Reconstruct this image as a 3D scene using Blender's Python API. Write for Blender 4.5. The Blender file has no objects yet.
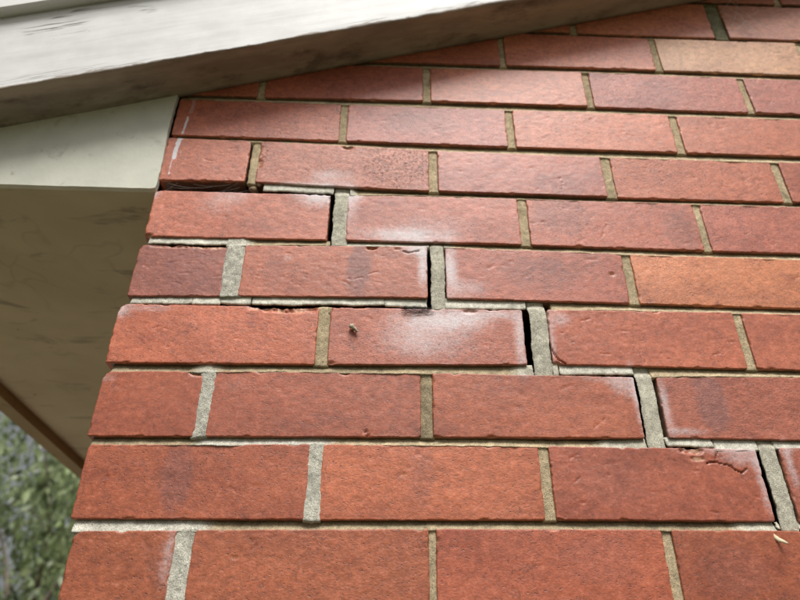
import bpy, math, random
import numpy as np
from mathutils import Matrix, Vector

# ------------------------------------------------------------------ camera, sky, sun, exposure
scene = bpy.context.scene
COL = scene.collection
CAM = np.array([0.299239, -0.683511, -0.083880])          # metres: X along wall, Y into wall, Z up
ROT = np.array([[0.99938599, -0.03430024, 0.00715100],    # rows: image right, image down, view axis
                [0.02435509, 0.53333727, -0.84555200],
                [0.02518874, 0.84520699, 0.53384518]])
FPX = 681.33                                              # focal length in photo pixels (800 wide)
cd = bpy.data.cameras.new('camera')
cam = bpy.data.objects.new('camera', cd)
COL.objects.link(cam)
m = Matrix.Identity(4)
for i in range(3):
    m[i][0] = ROT[0][i]; m[i][1] = -ROT[1][i]; m[i][2] = -ROT[2][i]; m[i][3] = CAM[i]
cam.matrix_world = m
cd.sensor_width = 36.0
cd.lens = 36.0 * FPX / 800.0
cd.clip_start = 0.02
cd.clip_end = 600
cd.dof.use_dof = True
cd.dof.focus_distance = 0.745
cd.dof.aperture_fstop = 5.4
scene.camera = cam

SUN_EL, SUN_AZ = 60.0, 10.0        # degrees; azimuth measured from straight out of the wall (-Y) towards +X
world = bpy.data.worlds.new('World')
scene.world = world
world.use_nodes = True
wn = world.node_tree
bg = wn.nodes['Background']
sky = wn.nodes.new('ShaderNodeTexSky')
sky.sky_type = 'NISHITA'
sky.sun_disc = False
sky.sun_elevation = math.radians(SUN_EL)
sky.sun_rotation = math.radians(180.0 - SUN_AZ)
sky.air_density = 1.0
sky.dust_density = 6.0
sky.ozone_density = 0.3
hs = wn.nodes.new('ShaderNodeHueSaturation')       # thin white cloud: most of the blue is gone
hs.inputs['Saturation'].default_value = 0.18
wn.links.new(sky.outputs[0], hs.inputs['Color'])
wn.links.new(hs.outputs[0], bg.inputs[0])
bg.inputs[1].default_value = 0.075
sl = bpy.data.lights.new('sun', 'SUN')
sl.energy = 3.2
sl.angle = math.radians(27)
sl.color = (1.0, 0.975, 0.94)
so = bpy.data.objects.new('sun', sl)
COL.objects.link(so)
ce, se = math.cos(math.radians(SUN_EL)), math.sin(math.radians(SUN_EL))
sdir = Vector((ce * math.sin(math.radians(SUN_AZ)), -ce * math.cos(math.radians(SUN_AZ)), se))
so.rotation_euler = sdir.to_track_quat('Z', 'Y').to_euler()
scene.view_settings.view_transform = 'Standard'
scene.view_settings.look = 'None'
scene.view_settings.gamma = 1.0
scene.view_settings.use_curve_mapping = False
scene.view_settings.exposure = 0.20
scene.cycles.use_denoising = True
scene.cycles.max_bounces = 5
scene.cycles.diffuse_bounces = 4
scene.cycles.glossy_bounces = 2
GROUND = -1.79
RNG = np.random.default_rng(7)
random.seed(7)

# ------------------------------------------------------------------ maths helpers
def px(u, v):
    """photo pixel -> (X, Z) on the face of the wall (plane Y = 0)"""
    d = ROT.T @ np.array([(u - 400.0) / FPX, (v - 300.0) / FPX, 1.0])
    t = -CAM[1] / d[1]
    p = CAM + t * d
    return p[0], p[2]

def lin(r, g, b):
    f = lambda c: ((c / 255 + 0.055) / 1.055) ** 2.4 if c > 10 else c / 255 / 12.92
    return np.array([f(r), f(g), f(b)])

def vnoise(x, y, seed=0):
    xi = np.floor(x).astype(np.int64); yi = np.floor(y).astype(np.int64)
    fx = x - xi; fy = y - yi
    fx = fx * fx * (3 - 2 * fx); fy = fy * fy * (3 - 2 * fy)
    def h(a, b):
        k = (a * 374761393 + b * 668265263 + seed * 974634541 + 1013) & 0xffffffff
        k = ((k ^ (k >> 13)) * 1274126177) & 0xffffffff
        k = ((k ^ (k >> 15)) * 2246822519) & 0xffffffff
        return ((k ^ (k >> 16)) & 0xffffff) / float(0xffffff)
    a = h(xi, yi); b = h(xi + 1, yi); c = h(xi, yi + 1); d = h(xi + 1, yi + 1)
    return (a * (1 - fx) + b * fx) * (1 - fy) + (c * (1 - fx) + d * fx) * fy

def fbm(x, y, seed=0, octv=4, gain=0.5):
    s = 0; a = 1.0; t = 0
    for o in range(octv):
        s = s + a * vnoise(x * 2 ** o + 17.3 * o, y * 2 ** o - 9.1 * o, seed + o)
        t += a; a *= gain
    return s / t - 0.5          # about -0.5 .. 0.5

def sstep(a, b, x):
    t = np.clip((x - a) / (b - a), 0, 1)
    return t * t * (3 - 2 * t)

def seg_dist(X, Z, poly):
    d = np.full(X.shape, 9.0)
    for (ax, az), (bx, bz) in zip(poly[:-1], poly[1:]):
        vx, vz = bx - ax, bz - az
        L = vx * vx + vz * vz + 1e-12
        t = np.clip(((X - ax) * vx + (Z - az) * vz) / L, 0, 1)
        d = np.minimum(d, np.hypot(X - ax - t * vx, Z - az - t * vz))
    return d

# ------------------------------------------------------------------ node helpers
class NT:
    def __init__(self, name, rough=0.9, spec=0.3):
        self.mat = bpy.data.materials.new(name)
        self.mat.use_nodes = True
        self.t = self.mat.node_tree
        self.b = self.t.nodes['Principled BSDF']
        self.b.inputs['Roughness'].default_value = rough
        self.b.inputs['Specular IOR Level'].default_value = spec
        self.pos = self.t.nodes.new('ShaderNodeNewGeometry').outputs['Position']
    def n(self, kind, **kw):
        o = self.t.nodes.new('ShaderNode' + kind)
        for k, v in kw.items(): setattr(o, k, v)
        return o
    def set(self, sock, v):
        if isinstance(v, bpy.types.NodeSocket): self.t.links.new(v, sock)
        else: sock.default_value = v
    def attr(self, name):
        return self.n('Attribute', attribute_name=name)
    def scaled(self, vec, s, rot=(0, 0, 0)):
        o = self.n('Mapping'); self.set(o.inputs['Vector'], vec)
        o.inputs['Scale'].default_value = s; o.inputs['Rotation'].default_value = rot
        return o.outputs[0]
    def noise(self, scale, detail=3, rough=0.55, vec=None, dist=0.0):
        o = self.n('TexNoise'); self.set(o.inputs['Vector'], vec or self.pos)
        o.inputs['Scale'].default_value = scale; o.inputs['Detail'].default_value = detail
        o.inputs['Roughness'].default_value = rough; o.inputs['Distortion'].default_value = dist
        return o.outputs['Fac']
    def voro(self, scale, feature='F1', vec=None, out='Distance'):
        o = self.n('TexVoronoi', feature=feature); self.set(o.inputs['Vector'], vec or self.pos)
        o.inputs['Scale'].default_value = scale
        return o.outputs[out]
    def ramp(self, fac, a, b, x=0.0, y=1.0):
        o = self.n('MapRange', interpolation_type='SMOOTHSTEP'); self.set(o.inputs[0], fac)
        o.inputs[1].default_value = a; o.inputs[2].default_value = b
        o.inputs[3].default_value = x; o.inputs[4].default_value = y
        return o.outputs[0]
    def math(self, op, a, b=0.0, clamp=False):
        o = self.n('Math', operation=op, use_clamp=clamp); self.set(o.inputs[0], a); self.set(o.inputs[1], b)
        return o.outputs[0]
    def mix(self, f, a, b, mode='MIX'):
        o = self.n('MixRGB', blend_type=mode)
        self.set(o.inputs[0], f)
        for s, v in ((o.inputs[1], a), (o.inputs[2], b)):
            self.set(s, v if isinstance(v, bpy.types.NodeSocket) else (*v, 1.0))
        return o.outputs[0]
    def gain(self, col, fac):          # col * scalar
        o = self.n('VectorMath', operation='SCALE'); self.set(o.inputs[0], col); self.set(o.inputs['Scale'], fac)
        return o.outputs[0]
    def bump(self, h, strength, dist, prev=None):
        o = self.n('Bump'); o.inputs['Strength'].default_value = strength; o.inputs['Distance'].default_value = dist
        self.set(o.inputs['Height'], h)
        if prev: self.set(o.inputs['Normal'], prev)
        return o.outputs[0]
    def done(self, col=None, nrm=None, rough=None):
        if col is not None: self.set(self.b.inputs['Base Color'], col if isinstance(col, bpy.types.NodeSocket) else (*col, 1))
        if nrm is not None: self.set(self.b.inputs['Normal'], nrm)
        if rough is not None: self.set(self.b.inputs['Roughness'], rough)
        return self.mat

# ------------------------------------------------------------------ materials
def mat_brick():
    k = NT('red_clay_brick', 0.46, 0.6)
    tint = k.attr('tint').outputs['Color']
    sep = k.n('SeparateColor'); k.set(sep.inputs[0], k.attr('marks').outputs['Color'])
    bloom, grime, raw = sep.outputs[0], sep.outputs[1], sep.outputs[2]
    mid = k.noise(130, 5, 0.72, k.scaled(k.pos, (0.75, 1, 1)))
    grain = k.noise(520, 4, 0.75, k.scaled(k.pos, (0.6, 1, 1), (0, 0.25, 0)))
    g = k.math('MULTIPLY', k.ramp(mid, 0.30, 0.70, 0.80, 1.18), k.ramp(grain, 0.28, 0.72, 0.74, 1.24))
    col = k.gain(tint, g)
    col = k.mix(k.math('MULTIPLY', k.ramp(mid, 0.56, 0.74), 0.35), col, (0.56, 0.26, 0.17))
    # wandering hair cracks in patches
    ln = k.math('ABSOLUTE', k.math('SUBTRACT', k.noise(42, 4, 0.6), 0.5))
    crk = k.math('MULTIPLY', k.ramp(ln, 0.0, 0.013, 1, 0), k.ramp(k.noise(19, 2, 0.6), 0.51, 0.60))
    col = k.mix(k.math('MULTIPLY', crk, 0.7), col, (0.11, 0.04, 0.03))
    # pits
    pit = k.math('MULTIPLY', k.ramp(k.voro(270, 'F1', k.scaled(k.pos, (0.7, 1, 1))), 0.08, 0.22, 1, 0), k.ramp(k.math('ADD', mid, k.math('MULTIPLY', k.attr('wild').outputs['Fac'], -0.07)), 0.51, 0.41))
    col = k.mix(k.math('MULTIPLY', pit, 0.75), col, (0.10, 0.04, 0.03))
    fleck = k.math('MULTIPLY', k.ramp(k.voro(330, 'F1'), 0.06, 0.16, 1, 0), k.ramp(mid, 0.52, 0.62))
    col = k.mix(k.math('MULTIPLY', fleck, 0.6), col, (0.72, 0.50, 0.40))
    # raw broken clay, grime, white salts
    col = k.mix(raw, col, k.mix(k.ramp(mid, 0.42, 0.58), (0.42, 0.15, 0.085), (0.60, 0.36, 0.21)))
    gm = k.math('MULTIPLY', grime, k.ramp(k.noise(260, 5, 0.8), 0.44, 0.64))
    col = k.mix(k.math('MULTIPLY', gm, 0.85), col, (0.06, 0.025, 0.02))
    crust = k.noise(300, 6, 0.85)
    bl = k.ramp(k.math('ADD', bloom, k.math('MULTIPLY', k.math('SUBTRACT', crust, 0.5), 1.05)), 0.02, 1.12)
    bl = k.math('MULTIPLY', bl, k.ramp(bloom, 0.02, 0.26), True)
    col = k.mix(bl, col, (0.82, 0.78, 0.80))
    h = k.math('ADD', k.math('MULTIPLY', grain, 0.75), k.math('MULTIPLY', mid, 0.5))
    h = k.math('SUBTRACT', h, k.math('MULTIPLY', pit, 0.5))
    sp = k.math('MULTIPLY', k.math('SUBTRACT', 1.0, k.math('MULTIPLY', gm, 0.9)), k.math('SUBTRACT', 0.6, k.math('MULTIPLY', bloom, 0.4)))
    k.set(k.b.inputs['Specular IOR Level'], sp)
    bp = k.n('Bump'); bp.inputs['Distance'].default_value = 0.0010
    k.set(bp.inputs['Height'], h); k.set(bp.inputs['Strength'], k.ramp(k.attr('wild').outputs['Fac'], 0, 1, 0.22, 0.62))
    return k.done(col, bp.outputs[0])

def mat_mortar():
    k = NT('sandy_mortar', 0.95, 0.15)
    tint = k.attr('tint').outputs['Color']
    sand = k.noise(900, 3, 0.7)
    lump = k.noise(160, 3, 0.6)
    col = k.gain(tint, k.math('MULTIPLY', k.ramp(sand, 0.28, 0.72, 0.62, 1.32), k.ramp(lump, 0.25, 0.75, 0.80, 1.18)))
    gr = k.n('TexVoronoi'); k.set(gr.inputs['Vector'], k.pos); gr.inputs['Scale'].default_value = 620
    dark = k.math('MULTIPLY', k.ramp(gr.outputs['Distance'], 0.12, 0.3, 1, 0), k.ramp(k.noise(260, 1), 0.5, 0.6))
    col = k.mix(k.math('MULTIPLY', dark, 0.6), col, (0.05, 0.045, 0.035))
    rough = k.attr('coarse').outputs['Fac']
    dirt = k.math('MULTIPLY', k.ramp(k.noise(48, 4, 0.7), 0.52, 0.72), 0.45)
    col = k.mix(dirt, col, (0.10, 0.085, 0.06))
    h = k.math('ADD', sand, k.math('SUBTRACT', lump, k.math('MULTIPLY', dark, 0.8)))
    bp = k.n('Bump'); bp.inputs['Distance'].default_value = 0.0014
    k.set(bp.inputs['Height'], h); k.set(bp.inputs['Strength'], k.ramp(rough, 0, 1, 0.25, 0.9))
    return k.done(col, bp.outputs[0])

def mat_board(name, base, under):
    k = NT(name, 0.55, 0.35)
    # board runs up the rake: rotate so that x follows the grain
    ang = math.atan(0.332)
    v = k.scaled(k.pos, (1, 1, 1), (0, ang, 0))
    grain = k.noise(110, 4, 0.6, k.scaled(v, (0.05, 1, 1)))
    fine = k.noise(420, 3, 0.6, k.scaled(v, (0.06, 1, 1)))
    patch = k.noise(7, 3, 0.6, k.scaled(v, (0.6, 1, 1.6)))
    crack = k.math('MULTIPLY', k.ramp(k.math('ABSOLUTE', k.math('SUBTRACT', k.noise(75, 3, 0.6, k.scaled(v, (0.045, 0.3, 1))), 0.5)), 0.0, 0.020, 1, 0), k.math('ADD', k.ramp(patch, 0.53, 0.57), k.attr('lip').outputs['Fac'], True))
    col = k.gain(k.mix(0.0, base, base), k.math('MULTIPLY', k.ramp(grain, 0.25, 0.75, 0.95, 1.04), k.ramp(k.noise(26, 4, 0.6), 0.25, 0.75, 0.93, 1.05)))
    col = k.mix(k.math('MULTIPLY', crack, 0.85), col, (0.09, 0.075, 0.06))
    spk = k.math('MULTIPLY', k.ramp(k.voro(75), 0.03, 0.07, 1, 0), k.ramp(k.noise(18, 2), 0.58, 0.62))
    col = k.mix(k.math('MULTIPLY', spk, 0.7), col, (0.06, 0.05, 0.04))
    # bare weathered timber where the paint never reached (the cut underside) and along the flaking arris
    bare = k.attr('bare').outputs['Fac']
    fl = k.math('MULTIPLY', bare, 1.0)
    wood = k.mix(k.ramp(k.noise(30, 4, 0.65, k.scaled(v, (0.25, 1, 1))), 0.3, 0.7), tuple(under * 0.75), tuple(under * 1.25))
    wood = k.mix(k.math('MULTIPLY', k.ramp(k.noise(28, 5, 0.7, k.scaled(v, (0.5, 1, 1))), 0.50, 0.72), 0.6), wood, (0.06, 0.042, 0.035))
    col = k.mix(k.ramp(k.math('ADD', fl, k.math('MULTIPLY', k.math('SUBTRACT', k.noise(130, 4, 0.7, k.scaled(v, (0.3, 1, 1))), 0.5), 0.9)), 0.42, 0.52), col, wood)
    h = k.math('SUBTRACT', k.math('ADD', k.math('MULTIPLY', grain, 0.6), k.math('MULTIPLY', fine, 0.35)), k.math('MULTIPLY', crack, 1.5))
    return k.done(col, k.bump(h, 0.3, 0.0012), k.ramp(bare, 0, 1, 0.5, 0.9))

def mat_painted(name, base, stain=0.3, scale=1.0, stains=(0.16, 0.14, 0.09)):
    k = NT(name, 0.6, 0.3)
    col = k.gain(k.mix(0.0, tuple(base), tuple(base)), k.ramp(k.noise(9 * scale, 4, 0.6), 0.25, 0.75, 0.93, 1.06))
    st = k.math('MULTIPLY', k.ramp(k.noise(14 * scale, 5, 0.7, dist=0.8), 0.56, 0.72), stain)
    col = k.mix(st, col, stains)
    spk = k.math('MULTIPLY', k.ramp(k.voro(42 * scale), 0.03, 0.08, 1, 0), k.ramp(k.noise(12, 2), 0.56, 0.6))
    col = k.mix(k.math('MULTIPLY', spk, stain), col, (0.05, 0.04, 0.03))
    return k.done(col, k.bump(k.noise(160, 4, 0.6), 0.25, 0.001))

def mat_soffit():
    k = NT('stained_soffit_sheet', 0.6, 0.25)
    base = k.mix(k.ramp(k.noise(5, 3, 0.6), 0.3, 0.7), (0.52, 0.45, 0.30), (0.63, 0.555, 0.385))
    sm = k.math('MULTIPLY', k.ramp(k.noise(8, 4, 0.65, k.scaled(k.pos, (1, 2.6, 1)), 0.6), 0.55, 0.72), 0.5)
    col = k.mix(sm, base, (0.10, 0.085, 0.05))
    wp = k.n('VectorMath', operation='ADD')
    w2 = k.n('TexNoise'); k.set(w2.inputs['Vector'], k.pos); w2.inputs['Scale'].default_value = 9
    ws = k.n('VectorMath', operation='SCALE'); k.set(ws.inputs[0], w2.outputs['Color']); ws.inputs['Scale'].default_value = 0.16
    k.set(wp.inputs[0], k.pos); k.set(wp.inputs[1], ws.outputs[0])
    crk = k.math('MULTIPLY', k.ramp(k.voro(5.5, 'DISTANCE_TO_EDGE', wp.outputs[0]), 0.0, 0.03, 1, 0), k.ramp(k.noise(6, 2), 0.44, 0.6))
    col = k.mix(k.math('MULTIPLY', crk, 0.18), col, (0.14, 0.10, 0.06))
    spk = k.math('MULTIPLY', k.ramp(k.voro(26), 0.04, 0.1, 1, 0), k.ramp(k.noise(9, 2), 0.56, 0.6))
    col = k.mix(k.math('MULTIPLY', spk, 0.8), col, (0.04, 0.03, 0.02))
    return k.done(col, k.bump(k.noise(120, 3), 0.2, 0.001))

def mat_plain(name, c, rough=0.9, var=0.15, scale=60, bump=0.3, dist=0.001):
    k = NT(name, rough, 0.25)
    col = k.gain(k.mix(0.0, tuple(c), tuple(c)), k.ramp(k.noise(scale, 4, 0.65), 0.25, 0.75, 1 - var, 1 + var))
    return k.done(col, k.bump(k.noise(scale * 3, 3), bump, dist))

def mat_leaf(name, a, b):
    k = NT(name, 0.35, 0.6)
    col = k.mix(k.ramp(k.noise(1.6, 3), 0.35, 0.65), a, b)
    col = k.gain(col, k.ramp(k.noise(4.5, 4, 0.7), 0.34, 0.66, 0.4, 1.9))
    k.set(k.b.inputs['Base Color'], col)
    tr = k.n('BsdfTranslucent'); k.set(tr.inputs[0], k.gain(col, 1.2))
    mx = k.n('MixShader'); mx.inputs[0].default_value = 0.5
    k.set(mx.inputs[1], k.b.outputs[0]); k.set(mx.inputs[2], tr.outputs[0])
    k.set(k.t.nodes['Material Output'].inputs[0], mx.outputs[0])
    return k.mat

M_BRICK = mat_brick()
M_MORTAR = mat_mortar()
M_BARGE = mat_board('weathered_white_board_paint', (0.69, 0.685, 0.67), np.array([0.35, 0.30, 0.26]))
M_PANEL = mat_painted('cream_panel_paint', (0.66, 0.655, 0.56), 0.34, 2.2)
M_CAP = mat_painted('white_verge_metal', (0.74, 0.73, 0.71), 0.25)
M_SOFFIT = mat_soffit()
M_FASCIA = mat_painted('brown_cream_fascia_paint', (0.36, 0.27, 0.15), 0.6, 1.0, (0.08, 0.045, 0.02))
M_ROOF = mat_plain('grey_roof_tile', (0.16, 0.15, 0.14), 0.8)
M_BLOCK = mat_plain('grey_block', (0.12, 0.11, 0.10))
M_WEB = mat_plain('pale_cobweb', (0.62, 0.60, 0.57), 0.8, 0.2)
M_WEBD = mat_plain('shade_dark_cobweb', (0.05, 0.045, 0.045), 0.9, 0.2)  # fibres coloured dark to stand for the shadow in the web gap
M_CASE = mat_plain('pale_grey_case', (0.42, 0.38, 0.29), 0.7, 0.35, 300, 0.6)
M_DRY = mat_plain('dry_leaf', (0.60, 0.50, 0.33), 0.6, 0.2, 300)
M_BARK = mat_plain('grey_bark', (0.20, 0.16, 0.13), 0.9, 0.4, 9, 0.8, 0.02)
M_LEAF = [mat_leaf('gum_leaf', (0.17, 0.22, 0.10), (0.32, 0.37, 0.21)),
          mat_leaf('dark_gum_leaf', (0.15, 0.20, 0.10), (0.28, 0.33, 0.21)),
          mat_leaf('grey_gum_leaf', (0.18, 0.22, 0.14), (0.27, 0.31, 0.19))]

# ------------------------------------------------------------------ object helpers
def link(name, me, mat, parent=None, loc=(0, 0, 0), smooth=True):
    o = bpy.data.objects.new(name, me)
    COL.objects.link(o)
    if mat: me.materials.append(mat)
    if smooth and me.polygons:
        me.polygons.foreach_set('use_smooth', np.ones(len(me.polygons), dtype=bool))
    o.location = loc
    if parent is not None:
        o.parent = parent
        o.location = Vector(loc) - parent.location
    return o

def mesh(name, verts, faces, attrs=None):
    me = bpy.data.meshes.new(name)
    me.from_pydata([tuple(v) for v in np.asarray(verts).tolist()], [], faces)
    for nm, arr in (attrs or {}).items():
        arr = np.asarray(arr, dtype=np.float32)
        if arr.ndim == 1:
            a = me.attributes.new(nm, 'FLOAT', 'POINT'); a.data.foreach_set('value', arr)
        else:
            a = me.attributes.new(nm, 'FLOAT_COLOR', 'POINT')
            a.data.foreach_set('color', np.concatenate([arr, np.ones((len(arr), 1), np.float32)], 1).ravel())
    me.update()
    return me

def thing(name, label, cat, loc=(0, 0, 0), group=None):
    o = bpy.data.objects.new(name, None)
    COL.objects.link(o); o.location = loc; o.empty_display_size = 0.1
    return tag(o, label, cat, group)

def tag(o, label, cat, group=None):
    o['label'] = label; o['category'] = cat
    if group: o['group'] = group
    return o

def grid_solid(name, P, back, attrs, under=0.0, side=None, face_left=None, under_x=0.0):
    """P: (nv, nu, 3) front sheet, u -> +X, v -> +Z; walls run back to depth `back`"""
    nv, nu = P.shape[:2]
    idx = np.arange(nv * nu).reshape(nv, nu)
    f = np.stack([idx[:-1, :-1], idx[:-1, 1:], idx[1:, 1:], idx[1:, :-1]], -1).reshape(-1, 4).tolist()
    ring = np.concatenate([idx[0, :], idx[1:, -1], idx[-1, -2::-1], idx[-2:0:-1, 0]])
    V = P.reshape(-1, 3)
    B = V[ring].copy(); B[:, 1] = back
    if under:                                   # undercut: the lower back edge is broken away
        zt_ = P[-1, :, 2].mean(); B[:, 2] = B[:, 2] + (zt_ - B[:, 2]) * under
    if under_x:                                 # torn away behind its left edge
        B[:, 0] = B[:, 0] + (V[:, 0].max() - B[:, 0]) * under_x
    n0 = len(V); nr = len(ring); k = np.arange(nr); k2 = (k + 1) % nr
    reps = 1
    if side is not None:                        # two extra loops: brick sides coloured dark, painting shade into the joints
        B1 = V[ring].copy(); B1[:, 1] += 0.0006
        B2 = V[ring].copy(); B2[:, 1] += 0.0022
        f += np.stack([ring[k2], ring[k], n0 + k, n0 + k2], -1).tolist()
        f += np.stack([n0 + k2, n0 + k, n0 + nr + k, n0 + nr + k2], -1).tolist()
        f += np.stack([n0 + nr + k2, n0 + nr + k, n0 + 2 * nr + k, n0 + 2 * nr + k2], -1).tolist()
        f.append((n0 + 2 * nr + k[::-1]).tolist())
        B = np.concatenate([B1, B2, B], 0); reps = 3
    else:
        f += np.stack([ring[k2], ring[k], n0 + k, n0 + k2], -1).tolist()
        f.append((n0 + k[::-1]).tolist())
    at = {}
    for a, arr in attrs.items():
        arr = arr.reshape(nv * nu, -1)
        rng_ = np.concatenate([arr[ring]] * reps, 0)
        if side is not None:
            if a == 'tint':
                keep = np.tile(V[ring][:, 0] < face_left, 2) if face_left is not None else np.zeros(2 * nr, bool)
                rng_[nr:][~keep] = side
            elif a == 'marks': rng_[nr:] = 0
        arr = np.concatenate([arr, rng_], 0)
        at[a] = arr[:, 0] if arr.shape[1] == 1 else arr
    V = np.concatenate([V, B], 0)
    c = (V.min(0) + V.max(0)) / 2
    return mesh(name, V - c, f, at), c

def axis(n_len, cell, fine=(0.0, 0.0004, 0.001, 0.0018, 0.003, 0.0045)):
    fine = np.array(fine)
    n = max(2, int((n_len - 2 * fine[-1]) / cell))
    midp = np.linspace(fine[-1], n_len - fine[-1], n + 1)
    return np.concatenate([fine[:-1], midp, (n_len - fine[:-1])[::-1]])

# ------------------------------------------------------------------ the brick wall, read off the photograph
ROWS = 'ABCDEFGHIJKL'
H = 0.086
# bed joint lying on a row: (x, y of the upper brick's bottom edge, y of the lower brick's top edge) in photo pixels
BEDS = {
 'A': [(100, 518.8, 531), (200, 519.7, 530), (300, 520, 530), (450, 520, 528.5), (600, 520, 529.5), (750, 521.3, 529.6)],
 'B': [(95, 436.5, 444), (200, 436.5, 444), (330, 436.7, 444), (450, 437.3, 444), (600, 440.3, 447), (700, 436.5, 449.5), (745, 436, 449.5), (780, 440, 447)],
 'C': [(115, 362.5, 371), (200, 364, 371), (280, 364.5, 370.5), (350, 364.5, 372), (460, 365, 373), (580, 364, 377), (640, 365, 377), (680, 366.5, 375), (780, 370, 375.7)],
 'D': [(130, 296, 303.5), (200, 296, 304), (260, 295.8, 306.5), (300, 296, 307), (400, 298, 307), (450, 298.3, 309), (520, 299.3, 309.8), (580, 300.6, 309), (620, 303, 309), (780, 308, 314)],
 'E': [(150, 236, 244.5), (210, 237, 246), (290, 239, 244), (340, 240, 245), (420, 241, 246), (560, 246, 251), (700, 250.6, 257)],
 'F': [(160, 180, 190), (230, 181, 190.5), (290, 184, 192), (340, 187, 195), (400, 190, 194.3), (560, 195.7, 199.7), (780, 201.5, 206.2)],
 'G': [(180, 134.7, 138), (300, 139, 143), (332, 140, 145.3), (450, 145, 151.5), (560, 148.5, 155.5), (780, 156, 162.2)],
 'H': [(280, 97, 102), (430, 101, 107), (600, 107, 113), (790, 114, 119)],
 'I': [(460, 64, 69), (600, 68, 72.5), (790, 75, 80)],
 'J': [(570, 32, 35.6), (700, 37, 40.2), (790, 40, 43)],
 'K': [(780, 4, 7)],
}
# head joints: (left brick's right edge x, right brick's left edge x, y) in photo pixels; None = nominal
HEADS = {
 'A': [(171.5, 189.5, 565), (429.4, 436.5, 565), (667.7, 678, 565)],
 'B': [(307.5, 320, 480), (541.8, 552, 480), (764.3, 788, 480)],
 'C': [(199, 210, 405), (421, 432.7, 405), (638.7, 662, 405)],
 'D': [(317, 329, 335), (524.7, 549.8, 335), (740, 748.7, 340)],
 'E': [(225, 241.7, 270), (427.5, 445.7, 270), (626, 634.6, 278)],
 'F': [(329, 347, 215), (519.5, 528.5, 222), (698.7, 706, 228)],
 'G': [(248, 258, 162), (429, 437.6, 172), (604, 613.5, 178), (777.5, 785.5, 182)],
 'H': [(340, 347, 124), (506.6, 514, 128), (673.2, 681, 134)],
 'I': [None, (423, 430.4, 86), (584.7, 591.4, 90), (742.4, 748.8, 94)],
 'J': [None, (499, 504.5, 50), (651.5, 658, 52), None],
 'K': [None, None, None, (710, 724, 22)],
 'L': [None, None, None],
}
CORNER = {'A': (67, 560), 'B': (79, 481), 'C': (95, 405), 'D': (112, 333), 'E': (133, 271), 'F': (149.5, 213), 'G': (163, 160), 'H': (176, 115)}
TINT = {   # body colour of the bricks (linear), sheen of the sky taken off
 'A': [(.44, .150, .080), (.47, .160, .085), (.50, .155, .090), (.43, .142, .080), (.44, .145, .085)],
 'B': [(.48, .155, .085), (.60, .205, .108), (.46, .150, .095), (.47, .165, .115), (.45, .150, .10)],
 'C': [(.48, .155, .090), (.46, .150, .090), (.48, .160, .092), (.45, .155, .105), (.45, .150, .10)],
 'D': [(.52, .160, .085), (.46, .155, .10), (.50, .160, .092), (.48, .155, .090), (.46, .155, .10)],
 'E': [(.34, .118, .090), (.48, .165, .10), (.46, .150, .10), (.62, .240, .115), (.46, .155, .10)],
 'F': [(.51, .165, .095), (.48, .155, .10), (.47, .150, .092), (.48, .150, .095), (.46, .15, .09)],
 'G': [(.54, .180, .105), (.48, .165, .10), (.45, .145, .098), (.52, .165, .085), (.48, .155, .09)],
 'H': [(.48, .150, .090), (.44, .142, .10), (.54, .180, .098), (.52, .175, .095), (.48, .155, .09)],
 'I': [(.46, .145, .085), (.44, .132, .080), (.54, .185, .105), (.45, .146, .10), (.46, .155, .11)],
 'J': [(.46, .150, .085), (.47, .150, .085), (.55, .185, .105), (.60, .340, .195), (.52, .22, .14)],
 'K': [(.48, .160, .085), (.50, .165, .090), (.54, .185, .105), (.54, .190, .105), (.50, .22, .15)],
 'L': [(.46, .150, .09), (.46, .150, .09), (.48, .165, .10), (.44, .155, .10), (.44, .155, .10)],
}
def devfun(pts, nominal, k):
    P = np.array([(px(p[0], p[k])) for p in pts])
    o = np.argsort(P[:, 0])
    return lambda X: nominal + np.interp(X, P[o, 0], P[o, 1] - nominal)
ZB, ZT = {}, {}                 # ZB[r]: bottom edge of row r, ZT[r]: top edge of row r, as functions of X
ZB['A'] = lambda X: 0.005 + 0 * X - 0.001
for i, r in enumerate(ROWS):
    if r in BEDS:
        ZT[r] = devfun(BEDS[r], (i + 1) * H - 0.005, 2)
        if i + 1 < len(ROWS): ZB[ROWS[i + 1]] = devfun(BEDS[r], (i + 1) * H + 0.005, 1)
ZT['L'] = lambda X: 12 * H - 0.005 + 0 * X
RAKE = lambda X: 0.683 + 0.332 * X

def head_edges(r):
    i = ROWS.index(r); out = []
    for k in range(5):
        nom = (0.115 if i % 2 == 0 else 0.235) + 0.24 * k
        h = HEADS[r][k] if k < len(HEADS[r]) else None
        if h: out.append((px(h[0], h[2])[0], px(h[1], h[2])[0]))
        else: out.append((nom - 0.005, nom + 0.005))
        if nom > 0.98: break
    return out

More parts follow.
